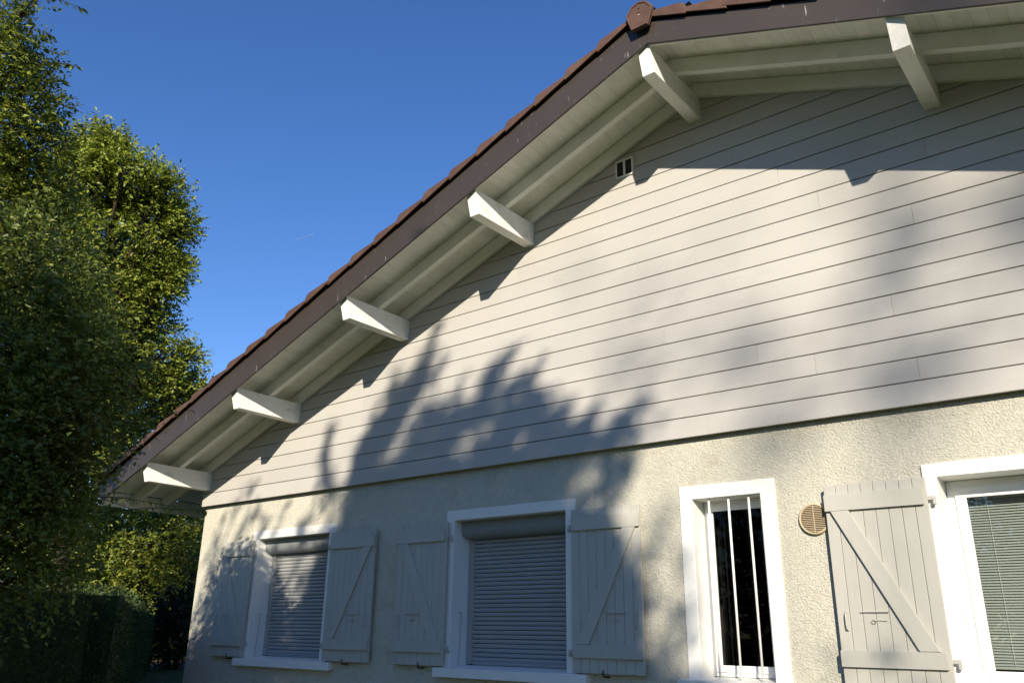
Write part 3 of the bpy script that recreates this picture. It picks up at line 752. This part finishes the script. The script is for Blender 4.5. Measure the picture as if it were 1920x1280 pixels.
# clipped hedge running from the garden towards the path
def hedge():
    e0 = ray(250,1142,19.2); e1 = ray(138,1105,9.6); e2 = ray(-260,1105,9.0)
    h = empty('clipped_hedge', (e0.x,e0.y,0)); tag(h, 'clipped dark green hedge with a thin sunlit top edge at the lower left', 'hedge')
    rng = np.random.default_rng(31); org = Vector((e0.x,e0.y)); wd = .42
    core = MB(); AP=[]; AO=[]
    for (pa, pb) in ((e0,e1),(e1,e2)):
        a = Vector((pa.x,pa.y))-org; b_ = Vector((pb.x,pb.y))-org; L_ = (b_-a).length; d = (b_-a).normalized(); nn = Vector((-d.y,d.x))
        k = 16; o0 = len(core.v)
        for i in range(k+1):
            p = a+d*(L_*i/k); top = 1.82+.02*math.sin(i*.9)
            for s_ in (-1,1):
                core.v += [(p.x+nn.x*wd*s_,p.y+nn.y*wd*s_,0),(p.x+nn.x*wd*s_,p.y+nn.y*wd*s_,top)]
        for i in range(k):
            o = o0+4*i; core.f += [(o,o+1,o+5,o+4),(o+2,o+6,o+7,o+3),(o+1,o+3,o+7,o+5)]
        core.f += [(o0,o0+2,o0+3,o0+1),(o0+4*k,o0+4*k+1,o0+4*k+3,o0+4*k+2)]
        n = int(3600*L_); t_ = rng.random(n)*L_; face = rng.random(n)
        side = np.where(face<.42,1.,np.where(face<.68,-1.,0.)); isend = face>.95
        off = np.where(side!=0, side*(wd+rng.uniform(-.01,.09,n)*rng.random(n)), rng.uniform(-wd-.02,wd+.02,n))
        zz = np.where(side!=0, rng.random(n)*1.84, 1.82+.12*rng.random(n)**2.5)
        t_ = np.where(isend, np.where(rng.random(n)<.5, -rng.uniform(0,.04,n), L_+rng.uniform(0,.04,n)), t_); zz = np.where(isend, rng.random(n)*1.82, zz)
        P_ = np.stack([a.x+d.x*t_+nn.x*off, a.y+d.y*t_+nn.y*off, zz+.02*np.sin(t_*2.3)],1)
        O = np.stack([nn.x*side, nn.y*side, np.where(side==0,1,.3)],1)+rng.normal(size=(n,3))*.6
        AP.append(P_); AO.append(O)
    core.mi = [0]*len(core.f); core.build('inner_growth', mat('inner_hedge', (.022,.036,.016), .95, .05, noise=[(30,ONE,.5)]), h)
    P_ = np.concatenate(AP); O = np.concatenate(AO); n = len(P_); ln = rng.uniform(.024,.045,n)
    leaf_cloud('foliage', P_, O, rng.normal(size=(n,3))+np.array([0,0,.6]), ln, ln*.55, M['leaf_hedge'], h)
hedge()

# trees behind the photographer that throw the shadows: crowns given by the shade they cast on the gable plane (u,v)
def shade_tree(name, label, spots, t0, t1, base_xy, seed, leaf=.085, nper=8, tlen=.35, trunk_r=.2):
    """spots: (u,v,ru,rv,density,angle)"""
    rng = np.random.default_rng(seed)
    S = np.array([.69,-1.,.52])
    bx,by = base_xy; t_ = empty(name, (bx,by,0)); tag(t_, label, 'tree')
    P_=[]; D=[]
    cents=[]
    la = leaf*leaf*.55*.45
    for (u,v,ru,rv,dens,ang) in spots:
        area = math.pi*ru*rv; n = max(3, int(area*dens/(la*nper)))
        r_ = np.sqrt(rng.random(n)); a = rng.random(n)*2*math.pi
        x = r_*np.cos(a)*ru; z = r_*np.sin(a)*rv; ca, sa = math.cos(math.radians(ang)), math.sin(math.radians(ang))
        uu = u+x*ca-z*sa; vv = v+x*sa+z*ca
        c0 = rng.uniform(t0,t1); tt = np.clip(rng.normal(c0,(t1-t0)*.22,n), t0, t1)
        p = np.stack([uu,np.zeros(n),vv],1)+S[None,:]*tt[:,None]
        P_.append(p); dd = rng.normal(size=(n,3))*.6; dd[:,0] += sa*-.3; dd[:,2] += .8; D.append(dd); cents.append(Vector((u,0,v))+Vector(S)*c0)
    P_ = np.concatenate(P_)-np.array([bx,by,0]); D = np.concatenate(D)
    N_ = len(P_); tl = tlen*rng.uniform(.5,1.2,N_)
    a = twig_leaves(rng, P_-D/np.linalg.norm(D,axis=1,keepdims=True)*tl[:,None]*.5, D, tl, nper, leaf, .05, .55)
    leaf_cloud('crown', *a, M['leaf_shade'], t_)
    m = MB(); zc = sum(c.z for c in cents)/len(cents)
    m.tube([(0,0,-.1),(.1,.05,zc*.3),(0,.1,zc*.6)],[trunk_r,trunk_r*.75,trunk_r*.5],10); m.build('trunk', M['bark'], t_, smooth=True)
    m = MB()
    for c in cents:
        c = c-Vector((bx,by,0)); m.tube([(0,.1,zc*.58),Vector((0,.1,zc*.6)).lerp(c,.5)+Vector((0,0,-.3)),c],[trunk_r*.3,.03,.008],6)
    m.build('branches', M['twig'], t_)
    print(name, N_*nper)
    return t_
MAIN = [(3.75,3.30,.75,.34,.7,-10),(4.85,3.12,.60,.28,.7,-10),(3.3,2.72,.80,.36,9,0),(4.25,2.80,.85,.26,7,0),(5.0,2.45,.55,.32,6,-10),(4.7,1.9,1.2,.72,9,0),(3.3,1.8,1.0,.8,10,0),(2.85,2.35,.35,.42,6,0),(5.6,1.6,.45,.58,6,0),(5.45,2.1,.42,.40,5,0),(4.4,1.0,2.3,.5,9,0),
 (6.22,2.30,.14,.16,1.3,0),(6.08,1.95,.16,.22,1.2,20),(6.36,1.60,.15,.22,1.3,-30),(6.38,2.02,.08,.14,1.2,0),(6.5,1.28,.2,.12,1.3,0),(6.15,1.3,.15,.2,1.6,0),(7.6,1.45,.22,.20,.22,0),(7.95,1.25,.2,.12,.3,0)]
MAIN += [(2.2, 3.5, 0.28, 0.055, 3, -108), (2.23, 3.12, 0.25, 0.09, 3, -82), (2.39, 2.87, 0.15, 0.08, 1.5, -69), (1.96, 2.66, 0.1, 0.07, 1.5, -135), (3.75, 4.32, 0.18, 0.045, 2.2, -116), (3.64, 4.07, 0.21, 0.1, 3.5, -110), (3.84, 3.98, 0.16, 0.06, 2, -129), (3.18, 3.89, 0.2, 0.07, 3, -101), (3.34, 3.73, 0.42, 0.16, 5, -130), (3.06, 3.44, 0.49, 0.17, 7, -142), (2.92, 3.68, 0.11, 0.05, 2, -117), (2.92, 3.27, 0.49, 0.17, 8, -127), (4.14, 3.77, 0.14, 0.05, 1.6, -114), (3.94, 3.54, 0.22, 0.09, 3, -157), (3.65, 3.33, 0.37, 0.17, 4.5, -128), (4.11, 3.39, 0.24, 0.12, 4, -147), (3.94, 3.19, 0.28, 0.15, 5, -147), (4.74, 3.96, 0.15, 0.045, 2.6, -138), (4.56, 3.8, 0.25, 0.08, 4, -133), (4.41, 3.56, 0.3, 0.13, 6, -128), (4.97, 3.69, 0.17, 0.05, 3, -144), (4.75, 3.53, 0.29, 0.12, 5, -141), (5.15, 3.46, 0.2, 0.06, 2.4, -152), (4.89, 3.34, 0.3, 0.15, 6, -140), (4.61, 3.16, 0.32, 0.16, 6, -138), (5.26, 3.24, 0.2, 0.09, 3.5, -150), (5.06, 3.13, 0.25, 0.13, 5, -135), (5.63, 3.26, 0.15, 0.05, 2.4, -122), (5.47, 3.12, 0.21, 0.09, 4, -149), (5.29, 3.02, 0.23, 0.11, 4.5, -156), (6.08, 3.23, 0.14, 0.05, 3.2, -139), (5.9, 3.1, 0.22, 0.08, 4, -148), (6.14, 3.03, 0.16, 0.04, 1.5, -156), (5.65, 3.0, 0.21, 0.1, 4, -152), (5.84, 2.98, 0.23, 0.05, 3, -170), (5.86, 2.76, 0.21, 0.09, 3.5, -137), (5.6, 2.74, 0.25, 0.13, 2.6, -144), (5.73, 2.56, 0.16, 0.1, 3, -68), (5.22, 2.83, 0.29, 0.12, 6, -166), (5.19, 2.66, 0.19, 0.12, 3.5, -168), (5.89, 2.79, 0.08, 0.05, 1.5, -63)]
shade_tree('tall_garden_tree', 'tall broadleaf tree behind the viewer whose crown shades the middle windows', MAIN, 11.0, 13.5, (12.0,-13.0), 41, leaf=.068, tlen=.22)
LEFT = [(.9,.1,1.0,.55,5,0),(1.0,.55,1.0,.30,5,0),(-.3,.4,.7,.5,4,0),(.25,1.15,.45,.30,2.0,0),(.75,1.75,.30,.30,.5,0),(1.25,1.95,.30,.35,.8,0),(1.7,1.5,.6,.42,3.0,0),(2.3,1.7,.4,.8,5,0),(2.35,2.40,.3,.22,1.6,0),(1.5,1.2,1.2,.25,4.5,0),(2.1,2.15,.35,.18,2,0),
 (.35,2.75,.03,.22,1.6,-35),(.55,2.85,.03,.16,1.4,-40),(.72,2.6,.05,.25,1.5,-38),(.95,2.78,.03,.2,1.2,-40),(1.15,2.66,.05,.22,1.3,-35),(1.45,2.72,.05,.18,1.2,-30),(.95,3.14,.02,.16,1.6,-40),(.2,2.35,.12,.2,1.2,-20),(1.35,2.35,.14,.12,1.2,0),(.62,2.3,.1,.1,.8,0),(1.9,2.62,.16,.08,1.0,20),(1.75,2.50,.12,.07,1.0,20),(2.1,2.85,.10,.1,.8,0),
 (.1,.9,.6,.5,3,0),(1.0,.8,.6,.5,4,0),(-.9,.5,.7,.35,3,0),
(-4.4,3.7,.5,.7,2.6,0),(-3.2,1.5,1.6,.4,2.5,0),(-2.6,3.0,.3,.3,1.0,0),(-2.75,5.0,.45,.35,1.0,0),(-1.9,4.6,.12,.3,.8,0)]
shade_tree('slender_garden_tree', 'loose leafy tree behind the viewer dappling the left corner of the wall', LEFT, 8.0, 11.0, (6.0,-10.5), 42, leaf=.07, tlen=.28)
FARS = [(8.15,4.1,.18,.9,1.0,-6),(8.2,3.2,.3,.4,.8,0),(6.9,4.0,.5,.5,.25,0),(5.9,4.3,.4,.4,.25,0),(7.1,3.4,.6,.35,.4,0),(7.7,3.1,.7,.25,.5,0),(8.0,4.75,.25,.25,.5,0),(6.3,3.5,.5,.4,.3,0),(9.4,3.6,.8,.9,.8,0),(8.7,4.3,.4,.3,.25,0),(7.2,2.8,1.2,.18,.35,0)]
shade_tree('distant_tree', 'far tree behind the viewer giving faint soft shade on the gable boards', FARS, 36.0, 44.0, (36.0,-42.0), 43, leaf=.16, tlen=.7, trunk_r=.35)

# thin vapour trail high in the sky
a = ray(548,451,3500); b_ = ray(588,440,3500)
m = MB(); m.tube([a,a.lerp(b_,.6),b_],[.7,.9,1.5],6)
trail = m.build('vapour_trail', mat('vapour', (.20,.25,.35), 1.0, 0)); tag(trail, 'thin short white vapour trail in the clear blue sky', 'vapour trail')

# unseen trees added behind the viewer to cut ambient skylight, off the sun's path
rng = np.random.default_rng(77)
belt = [(-14,-12,12),(-9,-20,14),(-2,-26,15),(5,-31,14.5),(13,-34,12.5),(24,-33,11.5),(30,-27,13.5),(32,-19,16),(31,-11,16),(30,-3,16),(31,6,15),(22,-38,12),(-20,-3,12)]
kinds = ['dense rounded tree closing the garden behind the viewer']*13
for i, (x,y,h) in enumerate(belt):
    h *= .52
    bl_ = []
    for k in range(9):
        f = (k+.5)/9; z = h*(.12+.74*f); rr = 2.9*(1-.55*abs(f-.4)/.6)
        a_ = k*2.4; bl_.append((Vector((x+math.cos(a_)*1.5,y+math.sin(a_)*1.5,z)), rr, 1., 1.))
    tree('garden_tree', kinds[i], 'tree', bl_, (x,y), M['leaf_shade'], 1300, 6, .34, .8, 100+i, trunk_r=.3, inner=.3, upw=.2, droop=.1, group='trees closing the garden behind the viewer', wide=.6, limb_n=2)
